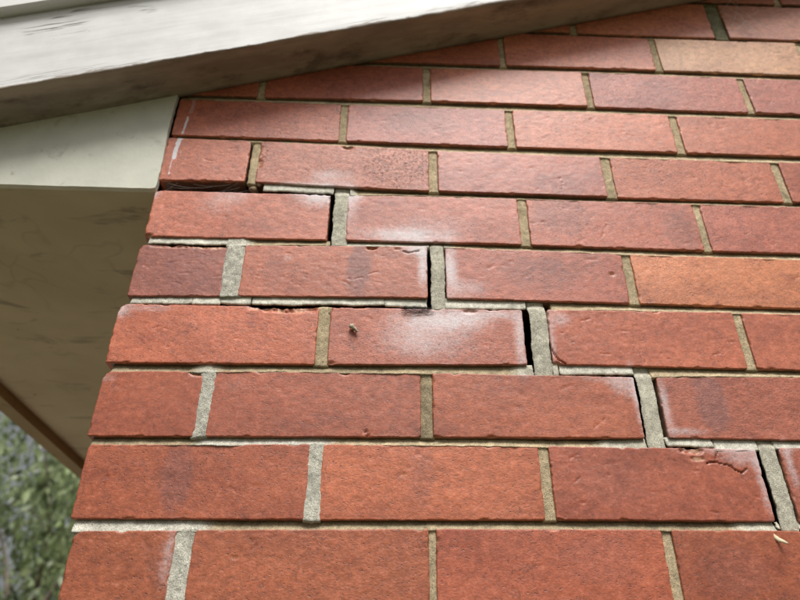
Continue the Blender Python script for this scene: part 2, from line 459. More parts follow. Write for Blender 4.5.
# marks: white salts / dust (pixel centre, radii, strength); grime; purple fire marks; broken edges; open cracks
BLOOM = [(318, 196, 24, 10, .85), (300, 187, 40, 5, .6), (352, 194, 14, 7, .6), (330, 176, 22, 8, .5), (405, 235, 44, 8, .85), (440, 222, 55, 16, .3), (350, 205, 9, 22, .5),
         (423, 266, 6, 22, .8), (415, 250, 14, 6, .7), (450, 268, 8, 24, .7), (470, 288, 22, 10, .45), (440, 320, 42, 13, .8), (415, 338, 38, 20, .42), (440, 345, 60, 16, .28),
         (520, 335, 6, 32, .6), (500, 314, 24, 5, .55), (470, 318, 18, 7, .5), (552, 340, 5, 26, .45), (560, 318, 12, 9, .5), (636, 395, 5, 34, .55), (622, 385, 14, 12, .5), (666, 405, 5, 34, .5),
         (685, 431, 26, 4, .45), (762, 480, 6, 36, .5), (740, 458, 22, 9, .45), (791, 465, 5, 26, .5), (150, 193, 10, 6, .7), (215, 205, 26, 14, .3), (235, 195, 22, 8, .4),
         (118, 312, 14, 8, .5), (150, 308, 30, 4, .4), (107, 378, 12, 5, .35), (236, 385, 24, 12, .25), (155, 560, 30, 34, .2), (168, 555, 6, 34, .35), (345, 545, 26, 20, .15),
         (520, 373, 14, 5, .3), (600, 380, 30, 4, .3), (288, 258, 6, 4, .4), (650, 300, 30, 5, .2), (735, 450, 60, 4, .4), (255, 305, 30, 3, .35), (780, 75, 24, 4, .3)]
GRIME = [(400, 165, 48, 26, .85), (262, 152, 9, 16, .9), (330, 165, 70, 20, .3), (350, 148, 10, 5, .8), (700, 232, 26, 12, .45), (585, 232, 90, 14, .3), (560, 30, 40, 10, .3),
         (600, 95, 60, 14, .35), (715, 90, 60, 14, .3), (205, 248, 26, 5, .45), (400, 470, 14, 16, .3), (430, 545, 12, 12, .6), (250, 560, 12, 24, .3), (640, 165, 70, 12, .25),
         (480, 230, 30, 12, .35), (560, 185, 40, 8, .3), (130, 375, 30, 4, .4), (690, 460, 30, 5, .5), (90, 530, 20, 5, .5)]
FIRE = [(358, 272, 13, 30, .55), (712, 402, 17, 34, .55), (176, 478, 17, 36, .40), (190, 270, 26, 30, .2), (420, 470, 14, 36, .22), (560, 215, 30, 20, .3), (540, 275, 40, 18, .3),
        (420, 122, 40, 14, .3), (560, 185, 30, 16, .3), (660, 92, 26, 14, .3), (600, 560, 40, 26, .15), (680, 230, 20, 20, .3), (275, 272, 12, 26, .2), (612, 480, 40, 24, .15), (735, 570, 40, 26, .2), (395, 210, 40, 16, .15)]
CHIPS = [(290, 308, 34, 5.5, 6.0), (690, 450.5, 15, 4.5, 5.0), (697, 459, 9, 3.2, 1.2), (200, 372, 11, 3.5, 5.0), (557, 366, 7, 5, 4.0), (260, 307, 14, 3, 4.0), (371, 248.5, 6, 1.8, 3.0), (210, 246, 26, 3, 3.0), (170, 246, 24, 1.6, 2.5),
         (435, 541, 5, 4, 3.0), (68, 532, 9, 5, 5.0), (470, 311, 9, 2.2, 3), (345, 373, 6, 2, 3), (258, 150, 4, 5, 2.5), (259, 164, 3, 5, 2.5), (348, 148, 6, 2, 3), (590, 251, 5, 1.3, 2),
         (235, 558, 4, 1.8, 1.8), (612, 274, 2.2, 1.6, 3), (402, 475, 5, 2, .8), (145, 236, 7, 3, 4), (160, 188, 4, 3, 3), (330, 363, 5, 2, 2.5), (398, 249, 4, 1.2, 2), (150, 300, 5, 3, 3)]
CRACKS = [([(707, 463), (716, 462), (722, 464), (731, 466), (735, 470), (742, 473), (746, 469)], 0.6, 3.5), ([(717, 462), (716, 455), (718, 450)], 0.5, 2.0),
          ([(403, 251), (408, 253), (414, 252), (419, 251)], 0.7, 3.0), ([(367, 247), (373, 249), (377, 248)], 0.6, 2.5), ([(549, 343), (553, 352), (558, 359), (566, 364)], 0.6, 4.0),
          ([(365, 430), (368, 436)], 0.6, 3.0), ([(591, 430), (600, 422), (607, 417)], 0.35, 1.0), ([(608, 220), (605, 228), (602, 236)], 0.35, 1.0), ([(528, 223), (540, 222), (551, 221)], 0.35, 1.0),
          ([(557, 164), (558, 175), (563, 185), (560, 193)], 0.35, 0.9), ([(660, 43), (672, 47), (690, 57)], 0.3, 0.6), ([(734, 163), (742, 172), (748, 190)], 0.3, 0.7)]

PAINT = [([(183.5, 137.5), (179.5, 139.5), (177, 146), (175, 153), (174, 158)], 1.9, 3.0), ([(172, 160), (168.8, 174)], 0.55, .9), ([(188, 117), (185.5, 124), (182.5, 133)], 1.3, 1.0), ([(194, 99), (194, 104), (190.5, 112)], 2.6, .33), ([(181, 150), (180.5, 156)], .6, .4)]
def ell(X, Z, u, v, ru, rv, sd):
    """soft noisy blot given in photo pixels, 1 at its centre"""
    cx, cz = px(u, v)
    x1, _ = px(u + ru, v); _, z1 = px(u, v - rv)
    rx, rz = abs(x1 - cx), abs(z1 - cz)
    d = np.hypot((X - cx) / rx, (Z - cz) / rz)
    d = d + 0.55 * fbm(X * 140, Z * 140, sd, 3)
    return d, rx, rz

def body_colour(X, Z, base, sd):
    T = np.empty(X.shape + (3,)); T[:] = base
    for j, (u, v, ru, rv, s) in enumerate(FIRE):
        d, _, _ = ell(X, Z, u, v, ru, rv, 300 + j)
        w = (np.clip(1.35 * s, 0, .8) * sstep(1.15, 0.65, d))[..., None]
        T = T * (1 - w) + np.array([0.235, 0.085, 0.068]) * w
    n = fbm(X * 9, Z * 22, sd, 3)[..., None]
    n2 = fbm(X * 55, Z * 75, sd + 50, 4, 0.6)[..., None]
    n3 = np.clip(fbm(X * 26, Z * 38, sd + 80, 4, 0.6) - 0.10, 0, 1)[..., None]
    T = T * (1 + 0.42 * n * np.array([1.0, 1.25, 1.3]) + 0.34 * n2 * np.array([1.0, 1.15, 1.2]))
    return T * (1 - 1.1 * n3 * np.array([0.75, 1.0, 1.0]))

def make_brick(name, c, seed, base, wall, cell=0.002, worn=0.0024):
    """c: bottom-left, bottom-right, top-right, top-left corners (X, Z)"""
    c = np.array(c)
    w = (c[1, 0] - c[0, 0] + c[2, 0] - c[3, 0]) / 2; h = (c[3, 1] - c[0, 1] + c[2, 1] - c[1, 1]) / 2
    U, V = np.meshgrid(axis(w, cell), axis(h, cell))
    du = np.minimum(U, w - U); dv = np.minimum(V, h - V)
    sx = np.where(U < w / 2, 1, -1); sz = np.where(V < h / 2, 1, -1)
    rc = np.where((U < w / 2) & (V > h / 2), worn, 0.0024)
    a = np.clip(rc - du, 0, None); b = np.clip(rc - dv, 0, None)
    l = np.hypot(a, b); mm = np.maximum(a, b)
    s = np.where(l > 1e-9, mm / np.maximum(l, 1e-9), 1)
    U2 = U + sx * (a - a * s) * (du < rc); V2 = V + sz * (b - b * s) * (dv < rc)
    # ragged outline: pull the rim inwards
    px_, pz_ = U + c[0, 0], V + c[0, 1]
    wob = lambda q, k: np.clip(0.0016 * (fbm(q * 80, q * 0 + k, seed + 5, 5, 0.75) + 0.08), -0.0006, 0.003)
    fu = np.clip(1 - du / 0.012, 0, 1); fv = np.clip(1 - dv / 0.012, 0, 1)
    U2 = U2 + fu * np.where(sx > 0, wob(pz_, 1.5), -wob(pz_, 7.5))
    V2 = V2 + fv * np.where(sz > 0, wob(px_, 13.5), -wob(px_, 21.5))
    p, q = U2 / w, V2 / h
    X = (1 - q) * ((1 - p) * c[0, 0] + p * c[1, 0]) + q * ((1 - p) * c[3, 0] + p * c[2, 0])
    Z = (1 - q) * ((1 - p) * c[0, 1] + p * c[1, 1]) + q * ((1 - p) * c[3, 1] + p * c[2, 1])
    d = np.minimum(du, dv)
    rr = 0.0005 + 0.0018 * np.clip(fbm(X * 45, Z * 45, seed, 3) + 0.25, 0, 1)
    t = np.clip(1 - d / rr, 0, 1)
    Y = rr * (1 - np.sqrt(np.clip(1 - t * t, 0, 1)))
    rs = np.random.default_rng(seed)
    Y = Y + rs.uniform(-0.0007, 0.0007) + rs.uniform(-0.003, 0.003) * (U - w / 2) + rs.uniform(-0.008, 0.008) * (V - h / 2)
    Y = Y + 0.0010 * fbm(X * 14, Z * 14, seed + 1, 3) + 0.00035 * fbm(X * 150, Z * 260, seed + 2, 3)
    Y = Y + 0.0035 * np.clip(fbm(X * 190, Z * 260, seed + 3, 2) - 0.30, 0, 1)
    # small losses along the arrises
    nick = np.zeros(X.shape)
    for _ in range(26):
        e_ = rs.integers(0, 4); t_ = rs.random(); rr_ = 0.0007 + 0.0026 * rs.random() ** 2.2
        q0 = (t_ * w, 0.0) if e_ == 0 else (t_ * w, h) if e_ == 1 else (0.0, t_ * h) if e_ == 2 else (w, t_ * h)
        ax_ = (1.9, 0.7) if e_ < 2 else (0.7, 1.6)
        dd = np.hypot((U - q0[0]) / (rr_ * ax_[0]), (V - q0[1]) / (rr_ * ax_[1])) + 0.7 * fbm(X * 330, Z * 330, seed + 40 + _, 3)
        nick = np.maximum(nick, sstep(1.0, 0.45, dd) * min(1.0, rr_ / 0.002))
    Y = Y + 0.0016 * nick
    for _ in range(int(rs.integers(5, 14))):          # creases dragged into the wet clay
        cx_, cz_ = rs.uniform(0.05, 0.95) * w + c[0, 0], rs.uniform(0.1, 0.9) * h + c[0, 1]
        L_, th_ = rs.uniform(0.003, 0.013), rs.normal(0, 0.35)
        pl_ = [(cx_ + t_ * L_ * math.cos(th_), cz_ + t_ * L_ * math.sin(th_) + 0.0016 * t_ * t_ * rs.normal()) for t_ in (-.5, -.2, .1, .5)]
        Y = Y + rs.uniform(0.0001, 0.0006) * sstep(0.0013, 0.0003, seg_dist(X, Z, pl_))
    wild = np.full(X.shape, rs.random())
    raw = np.zeros(X.shape) + 0.25 * nick; bloom = np.zeros(X.shape); grime = np.zeros(X.shape)
    for j, (u, v, ru, rv, dep) in enumerate(CHIPS):
        e, rx, rz = ell(X, Z, u, v, ru, rv, 500 + j)
        k = sstep(1.05, 0.55, e)
        Y = Y + k * dep * 0.001 * (0.75 + 0.8 * fbm(X * 220, Z * 220, 90 + j, 3))
        raw = np.maximum(raw, sstep(1.0, 0.7, e) * (0.75 if rv > 2.5 else 0.35))
    for j, (pl, wd, dep) in enumerate(CRACKS):
        pw = [px(*q_) for q_ in pl]
        e = seg_dist(X + 0.0012 * fbm(X * 300, Z * 300, 70, 2), Z + 0.0012 * fbm(X * 300, Z * 300, 71, 2), pw)
        k = sstep(wd * 0.0014, wd * 0.0004, e)
        Y = Y + k * dep * 0.001
        grime = np.maximum(grime, 0.9 * k)
    for j, (u, v, ru, rv, s_) in enumerate(BLOOM):
        e, _, _ = ell(X, Z, u, v, ru, rv, 700 + j)
        bloom = 1 - (1 - bloom) * (1 - np.clip(1.15 * s_ - 0.10, 0.05, .72) * np.exp(-0.95 * np.clip(e, 0, 4) ** 2))
    for j, (u, v, ru, rv, s_) in enumerate(GRIME):
        e, _, _ = ell(X, Z, u, v, ru, rv, 800 + j)
        grime = np.maximum(grime, s_ * sstep(1.3, 0.4, e))
    for j, (pl, wd, st) in enumerate(PAINT):
        e = seg_dist(X, Z, [px(*q_) for q_ in pl]) + 0.0016 * fbm(X * 240, Z * 160, 60 + j, 3)
        bloom = np.maximum(bloom, st * sstep(wd * 0.0012 + 0.0005, wd * 0.0012 - 0.0005, e))
    # chalky mortar haze along the arrises
    rim = np.clip(1 - d / 0.005, 0, 1) * np.clip(fbm(X * 70, Z * 70, seed + 9, 4) + 0.10, 0, 1)
    bloom = np.clip(bloom + 0.40 * rim, 0, 3)
    T = body_colour(X, Z, base, seed)
    P = np.stack([X, Y, Z], -1)
    me, ctr = grid_solid(name, P, 0.108, {'tint': T, 'marks': np.stack([bloom, grime, raw], -1), 'wild': wild}, side=np.array([0.17, 0.10, 0.07]), face_left=(c[0, 0] + 0.006) if c[0, 0] < 0.03 else None)  # dark side colour paints the shade seen inside the joints
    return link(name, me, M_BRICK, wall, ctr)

TAN, DTAN, GREY, PALE, DIRTY = lin(192, 174, 142), lin(170, 154, 125), lin(194, 189, 171), lin(205, 201, 186), lin(134, 130, 106)

def make_joint(name, xs, lo, hi, prof, tint, seed, wall, nz=9, rough=0.6, ragged=0.0006, back=0.095, cell=0.0022, under=0.0, under_x=0.0):
    """a strip of mortar between X = xs[0]..xs[1]; lo/hi: Z(X); prof(v): recess from the face, v 0 = bottom, 1 = top"""
    n = max(4, int((xs[1] - xs[0]) / cell))
    x = np.linspace(xs[0], xs[1], n + 1)
    v = np.linspace(0, 1, nz)
    X, Vv = np.meshgrid(x, v)
    L = lo(x) + ragged * 2 * fbm(x * 130, x * 0 + seed, seed, 4, 0.7); Hh = hi(x) + ragged * 2 * fbm(x * 130, x * 0 + seed + 31, seed + 1, 4, 0.7)
    Z = L[None, :] + (Hh - L)[None, :] * Vv
    wz = 1 - np.clip(np.minimum(X - xs[0], xs[1] - X) / 0.004, 0, 1)
    X = X + wz * ragged * 1.8 * fbm(Z * 42, Z * 0 + seed * 1.7, seed + 12, 2)
    X = X + wz * ragged * 2.2 * fbm(Z * 150, Z * 0 + seed * 3.1, seed + 2, 4, 0.7)
    Y = prof(Vv, X, Z) + 0.0011 * rough * fbm(X * 130, Z * 130, seed + 3, 4, 0.65) + 0.0010 * fbm(X * 30, Z * 30, seed + 4, 2)
    if callable(tint): T, rg = tint(X + 0.004 * fbm(X * 120, Z * 120, seed + 8, 3))
    else:
        T = np.empty(X.shape + (3,)); T[:] = tint; rg = np.full(X.shape, rough)
    T = T * (1 + 0.5 * fbm(X * 30, Z * 60, seed + 6, 3))[..., None]
    T = T * (1 + 0.5 * fbm(X * 260, Z * 260, seed + 7, 3, 0.7))[..., None]
    P = np.stack([X, Y, Z], -1)
    me, ctr = grid_solid(name, P, back, {'tint': T, 'coarse': rg}, under, under_x=under_x)
    return link(name, me, M_MORTAR, wall, ctr)

wall = thing('brick_wall', 'red brick gable wall with a stepped crack running through grey mortar joints', 'brick wall', (0.0, 0.0, GROUND))

seed = 100
row_spans = {}
for i, r in enumerate(ROWS):
    he = head_edges(r)
    x0 = px(*CORNER[r])[0] if r in CORNER else 0.0
    lefts = [x0] + [e[1] for e in he]; rights = [e[0] for e in he]
    for k in range(len(he)):
        xl, xr = lefts[k], rights[k]
        zb = (float(ZB[r](xl)), float(ZB[r](xr))); zt = (float(ZT[r](xl)), float(ZT[r](xr)))
        seed += 13
        if zb[1] > RAKE(xr) + 0.03: continue                      # wholly behind the barge board
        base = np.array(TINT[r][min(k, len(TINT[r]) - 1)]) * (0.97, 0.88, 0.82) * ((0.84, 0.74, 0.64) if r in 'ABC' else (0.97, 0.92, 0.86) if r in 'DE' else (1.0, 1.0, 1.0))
        fine = (r, k) in (('B', 2), ('E', 1), ('D', 2), ('D', 0), ('E', 0), ('G', 0), ('H', 0))
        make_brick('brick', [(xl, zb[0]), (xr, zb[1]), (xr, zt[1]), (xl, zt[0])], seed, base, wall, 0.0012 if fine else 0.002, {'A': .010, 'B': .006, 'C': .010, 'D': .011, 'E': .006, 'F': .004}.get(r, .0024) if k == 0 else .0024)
    row_spans[r] = (x0, rights[-1])

# --- head joints
PX = lambda u, v: px(u, v)[0]
HJ = {  # row: list of (tint, recess mm, rough, crack gap left px, crack gap right px)
 'A': [(PALE, 2.0, .9, 0, 0), (TAN, 3.5, .6, 0, 0), (TAN, 4, .7, 0, 0)],
 'B': [(PALE, 1.6, .9, 0, 0), (TAN, 4, .8, 0, 0), (GREY, 3.0, .5, 5.2, 2.4)],
 'C': [(PALE, 1.6, 1., 0, 0), (DTAN, 4, .9, 0, 0), (GREY, 2.5, .45, 3.0, 4.6)],
 'D': [(TAN, 4, .7, 0, 0), (GREY, 2.2, .5, 7.2, 1.4), (TAN, 4, .8, 0, 0)],
 'E': [(PALE, 1.5, 1., 0, 0), (GREY, 2.5, .5, 3.8, 1.6), (TAN, 4, .6, 0, 0)],
 'F': [(GREY, 2.0, .5, 4.2, 0), (TAN, 4, .6, 0, 0), (TAN, 4, .6, 0, 0)],
 'G': [(TAN, 4.5, .5, 2.2, 0), (TAN, 4, .5, 0, 0), (TAN, 4, .7, 0, 0), (TAN, 4, .6, 0, 0)],
}
SPAN = {}                       # (bed name) -> X intervals where a repaired upright runs through the bed
for r in ROWS:
    he = head_edges(r); ri = ROWS.index(r)
    for k, (xa, xb) in enumerate(he):
        if float(ZB[r](xb)) > RAKE(xb) + 0.03: continue
        tint, rec, rough, gl, gr = (HJ.get(r, []) + [(TAN, 4.5, .6, 0, 0)] * 6)[k]
        if r == 'K' and k == 3: tint, rec, gl = DIRTY, 7, 1.5
        mmpp = 0.00098 if r in 'ABCDE' else 0.00125
        a = xa - 0.0016 if gl == 0 else xa + gl * mmpp
        b = xb + 0.0016 if gr == 0 else xb - gr * mmpp
        lo, hi = ZB[r], ZT[r]
        zlo = (lambda x, lo=lo: lo(x) - 0.001); zhi = (lambda x, hi=hi: hi(x) + 0.001)
        span = (r, k) in (('B', 2), ('C', 2), ('D', 1), ('E', 1), ('F', 0))
        spill = tint is PALE
        if span:
            zlo = (lambda x, f=ZT[ROWS[ri - 1]]: f(x) - 0.0012); zhi = (lambda x, f=ZB[ROWS[ri + 1]]: f(x) + 0.0012)
            SPAN.setdefault(r, []).append((a - (0.0012 if gl else 0), b + 0.0004))
            SPAN.setdefault(ROWS[ri - 1], []).append((a - (0.0016 if gl else 0), b + 0.0006))
        if spill: a -= 0.0008; b += 0.0008
        zt_f = ZT[r]
        pr = lambda v, X, Z, rec=rec, a=a, b=b, spill=spill, span=span, zt_f=zt_f: (rec * 0.0006 + 0.0014 * np.abs((X - (a + b) / 2) / ((b - a) / 2)) ** 3 - 0.0006 + (0.0045 * np.clip((Z - zt_f(X)) / 0.008, 0, 1) if span else 0)) if not spill else (-0.0006 + 0.0012 * np.abs((X - (a + b) / 2) / ((b - a) / 2)) ** 2 + 0.0014 * fbm(X * 90, Z * 90, 55, 3))
        seed += 7
        make_joint('head_joint', (a, b), zlo, zhi, pr, tint, seed, wall, nz=60 if span else 40, rough=rough, ragged=0.002 if spill else 0.0016 if gl else 0.0008, cell=0.0008, back=0.03 if gl else 0.095, under_x=0.75 if gl else 0.0)

# --- bed joints, segment by segment: (x0, x1, tint, rough, gap below mm, recess top mm, recess bottom mm) in photo pixels at the bed
BJ = {
 'A': [(72, 207, PALE, .8, 0, 6, 0.4), (207, 738, DTAN, .7, 0, 8, 1.0), (738, 777.2, GREY, .3, 0, 5, .8), (779.5, 960, GREY, .35, .8, 6, 1.5)],
 'B': [(90, 196, DTAN, .7, 0, 7, 1.0), (196, 330, PALE, .9, 0, 6, 0.2), (330, 598, TAN, .6, 0, 7, 1.0), (598, 660, GREY, .5, 0, 5, .8), (660, 713.4, PALE, .15, 3.0, 4.5, 1.5), (716, 900, PALE, .3, 0, 5, 1.0)],
 'C': [(107, 195, DTAN, .8, 0, 8, 1.2), (195, 215, GREY, .9, 0, 4, 1), (215, 516, DTAN, .6, 0, 7, 1.0), (516, 545, GREY, .3, 0, 5, 1), (549, 559.2, GREY, .4, .3, 4, 1.5), (561, 650.0, PALE, .15, 3.0, 4.5, 1.0), (650, 960, TAN, .5, 0, 7, 1.0)],
 'D': [(128, 190, PALE, .8, .6, 4.5, 1.0), (190.6, 219, PALE, .3, .5, 4, 1), (219.5, 250, PALE, .25, 2.6, 3.5, 1), (250.5, 384, PALE, .2, 3.2, 4.5, 1.5), (384.6, 427, PALE, .2, 1.2, 4.5, 1), (431.5, 535, PALE, .2, 1.0, 5, 1.2), (552, 960, TAN, .5, 0, 7, 1)],
 'E': [(146, 226, PALE, .3, 2.4, 4.5, 1), (226, 248, PALE, .9, 0, 2, 1), (248, 331, DTAN, .5, 0, 6, 1), (334, 450, GREY, .4, 0, 6.5, 1), (450, 960, TAN, .5, 0, 7, 1)],
 'F': [(262.5, 340, PALE, .3, 1.6, 4.5, .8), (340, 352, PALE, .6, 0, 3.5, .2), (352, 960, DTAN, .5, 0, 7.5, 1)],
}
for i, r in enumerate(ROWS[:-1]):
    up = ROWS[i + 1]
    segs = BJ.get(r)
    if segs:
        yb = np.mean([p[2] for p in BEDS[r]])
        segs = [(PX(s[0], yb if s[0] > 120 else yb - 3), PX(s[1], yb)) + s[2:] for s in segs]
    else:
        segs = [(0.002, 1.12, TAN if r not in 'K' else DIRTY, .5, 0, 7, 1.0)]
    cut = []
    for sg in segs:
        parts = [(sg[0], sg[1])]
        for (ca, cb) in SPAN.get(r, []):
            nxt = []
            for (p0, p1) in parts:
                if cb <= p0 or ca >= p1: nxt.append((p0, p1)); continue
                if ca > p0: nxt.append((p0, ca))
                if cb < p1: nxt.append((cb, p1))
            parts = nxt
        cut += [p_ + sg[2:] for p_ in parts]
    # runs of touching pieces become one strip whose colour and depth drift along it
    runs = []
    for p_ in sorted(cut):
        if p_[1] - p_[0] < 0.002: continue
        if runs and p_[0] - runs[-1][-1][1] < 0.0003 and (p_[4] >= 0.5) == (runs[-1][-1][4] >= 0.5): runs[-1].append(p_)
        else: runs.append([p_])
    for run in runs:
        a, b = max(run[0][0], 0.0015), min(run[-1][1], 1.12)
        if r in 'HIJK': a = max(a, ((i + 1) * H - 0.683 - 0.03) / 0.332)
        if b - a < 0.002: continue
        kx = []; kv = []
        for p_ in run:
            m_ = min(0.008, (p_[1] - p_[0]) * 0.3)
            for x_ in (p_[0] + m_, p_[1] - m_):
                kx.append(x_); kv.append(list(p_[2]) + [p_[3], p_[4], p_[5], p_[6]])
        kx = np.array(kx); kv = np.array(kv)
        par = lambda x, j, kx=kx, kv=kv: np.interp(x, kx, kv[:, j])
        tf = lambda X, par=par: (np.stack([par(X, j) for j in range(3)], -1), par(X, 3))
        big = run[0][4] >= 0.5
        lo = (lambda x, f=ZT[r], par=par: f(x) + np.where(par(x, 4) > 0.05, par(x, 4) * 0.001 * (1 + 1.1 * fbm(x * 26, x * 0 + 3.3, 41, 3)), -0.0016))
        hi = (lambda x, f=ZB[up]: f(x) + 0.0018)
        def pr(v, X, Z, par=par):
            g, rt, rb = par(X, 4), par(X, 5), par(X, 6)
            y = (rb * 0.5 + (rt * np.where(g < .1, 1.05, 0.9) - rb * 0.5) * v ** 0.9) * 0.001
            spill = np.clip(1 - v / 0.3, 0, 1) * np.clip(2.6 * fbm(X * 55, X * 0 + 2, 77, 3) + 0.2, 0, 1) * 0.0010
            return y + np.where(g > 0.1, 0.0016 * np.clip(1 - v / 0.18, 0, 1) ** 2, -spill)
        seed += 7
        rmx = max(p_[3] for p_ in run)
        make_joint('bed_joint', (a, b), lo, hi, pr, tf, seed, wall, nz=12, rough=rmx, ragged=0.0012 if (rmx > 0.75 or big) else 0.0009, back=0.007 if big else 0.095, under=0.45 if big else 0.0)
# bed under the lowest course in view
seed += 7
make_joint('bed_joint', (0.002, 1.12), lambda x: -0.0065 + 0 * x, lambda x: 0.0055 + 0 * x, lambda v, X, Z: (1 + 6 * v) * 0.001, DTAN, seed, wall, nz=8)

# broken crumbs of mortar left at the corner of the open joint
def crumb(u, v, s, sd, tint, y=0.002):
    X, Z = px(u, v)
    rs = np.random.default_rng(sd)
    V = []; F = []; nu, nv = 10, 7
    for a in range(nv):
        for b in range(nu):
            th = math.pi * a / (nv - 1); ph = 2 * math.pi * b / nu
            k = s * (0.75 + 0.5 * rs.random())
            V.append((k * 1.3 * math.sin(th) * math.cos(ph), k * 0.8 * math.sin(th) * math.sin(ph), k * math.cos(th)))
    for a in range(nv - 1):
        for b in range(nu):
            F.append((a * nu + b, a * nu + (b + 1) % nu, (a + 1) * nu + (b + 1) % nu, (a + 1) * nu + b))
    V = np.array(V)
    me = mesh('mortar_crumb', V, F, {'tint': np.tile(tint, (len(V), 1)), 'coarse': np.ones(len(V))})
    return link('mortar_crumb', me, M_MORTAR, wall, (X, y, Z))
for (u, v, s, y) in ((252, 187, .004, .005), (258, 183, .003, .004), (330, 312, .003, .004)):
    crumb(u, v, s, int(u * 7 + v), lin(150, 128, 104), y)

# ------------------------------------------------------------------ rest of the wall (outside the picture): plain courses joined
def soup(name, boxes, mat, parent, tints, cham=0.002):
    """boxes: (x0,x1,y0,y1,z0,z1,axis) axis 'y': face at y0 towards -Y, 'x': face at x0 towards -X"""
    V = []; F = []; T = []
    for (x0, x1, y0, y1, z0, z1, ax), t in zip(boxes, tints):
        n = len(V); c = cham
        if ax == 'y':
            V += [(x0 + c, y0, z0 + c), (x1 - c, y0, z0 + c), (x1 - c, y0, z1 - c), (x0 + c, y0, z1 - c),
                  (x0, y0 + c, z0), (x1, y0 + c, z0), (x1, y0 + c, z1), (x0, y0 + c, z1), (x0, y1, z0), (x1, y1, z0), (x1, y1, z1), (x0, y1, z1)]
        else:
            V += [(x0, y1 - c, z0 + c), (x0, y0 + c, z0 + c), (x0, y0 + c, z1 - c), (x0, y1 - c, z1 - c),
                  (x0 + c, y1, z0), (x0 + c, y0, z0), (x0 + c, y0, z1), (x0 + c, y1, z1), (x1, y1, z0), (x1, y0, z0), (x1, y0, z1), (x1, y1, z1)]
        F.append((n, n + 1, n + 2, n + 3))
        for k in range(4):
            k2 = (k + 1) % 4
            F.append((n + k2, n + k, n + 4 + k, n + 4 + k2)); F.append((n + 4 + k2, n + 4 + k, n + 8 + k, n + 8 + k2))
        F.append((n + 11, n + 10, n + 9, n + 8))
        T += [t] * 12
    V = np.array(V) - np.array(parent.location)
    me = mesh(name, V, F, {'tint': np.array(T), 'marks': np.zeros((len(V), 3))})
    o = link(name, me, mat, parent, parent.location, smooth=False)
    o['kind'] = 'stuff'
    return o
def rtint():
    return np.array(random.choice([(.47, .155, .085), (.50, .16, .09), (.43, .14, .085), (.55, .19, .105), (.42, .138, .105)])) * (0.88, 0.79, 0.71) * RNG.uniform(.92, 1.08)
WX = 7.2
boxes = []
for i in range(-21, 22):
    z0, z1 = i * H + 0.005, (i + 1) * H - 0.005
    nom = 0.115 if i % 2 == 0 else 0.235
    edges = [0.0] + [nom + 0.24 * k for k in range(40)]
    for k in range(len(edges) - 1):
        a, b = edges[k] + (0.005 if k else 0), min(edges[k + 1] - 0.005, WX)
        if a > WX - 0.02: break
        if 0 <= i <= 11 and a < row_spans[ROWS[i]][1] - 0.01: continue
        lim = min(RAKE(a), RAKE(WX - b)) + 0.14
        if z1 > lim: continue
        boxes.append((a, b, 0.0, 0.108, max(z0, GROUND - 0.02), z1, 'y'))
soup('brick_courses', boxes, M_BRICK, wall, [rtint() for _ in boxes])
boxes = []
for i in range(-21, 8):          # the flank wall round the corner
    z0, z1 = i * H + 0.005, (i + 1) * H - 0.005
    y = 0.118 if i % 2 else 0.238
    if i % 2 == 0: boxes.append((0.0, 0.108, 0.112, 0.23, z0, z1, 'x'))
    while y < 6.0:
        boxes.append((0.0, 0.108, y, y + 0.23, max(z0, GROUND - 0.02), z1, 'x')); y += 0.24
soup('flank_courses', boxes, M_BRICK, wall, [rtint() for _ in boxes])

def prism(name, poly, y0, y1, mat, parent, tint=None, smooth=False, axis_='y'):
    """poly in (X, Z), counter-clockwise seen from -Y"""
    n = len(poly)
    if axis_ == 'y': V = [(x, y0, z) for x, z in poly] + [(x, y1, z) for x, z in poly]
    V = np.array(V)
    F = [tuple(range(n)), tuple(range(2 * n - 1, n - 1, -1))] + [((k + 1) % n, k, n + k, n + (k + 1) % n) for k in range(n)]
    at = {'tint': np.tile(tint, (2 * n, 1)), 'coarse': np.full(2 * n, .6)} if tint is not None else None
    c = (V.min(0) + V.max(0)) / 2
    me = mesh(name, V - c, F, at)
    return link(name, me, mat, parent, c, smooth)
prism('mortar_bed', [(0.98, -0.0075), (WX - .004, -0.0075), (WX - .004, .80), (WX / 2, RAKE(WX / 2) + .10), (0.98, 1.06)], 0.0065, 0.10, M_MORTAR, wall, TAN)
prism('mortar_bed', [(0.004, GROUND - .05), (WX - .004, GROUND - .05), (WX - .004, -0.0078), (0.004, -0.0078)], 0.0065, 0.10, M_MORTAR, wall, TAN)
prism('mortar_bed', [(0.0065, GROUND - .05), (0.10, GROUND - .05), (0.10, 0.69), (0.0065, 0.69)], 0.125, 6.0, M_MORTAR, wall, TAN)
prism('inner_leaf', [(0.112, GROUND - .05), (WX - .1, GROUND - .05), (WX - .1, .76), (WX / 2, RAKE(WX / 2) + .11), (0.112, .80)], 0.1125, 0.21, M_BLOCK, wall)

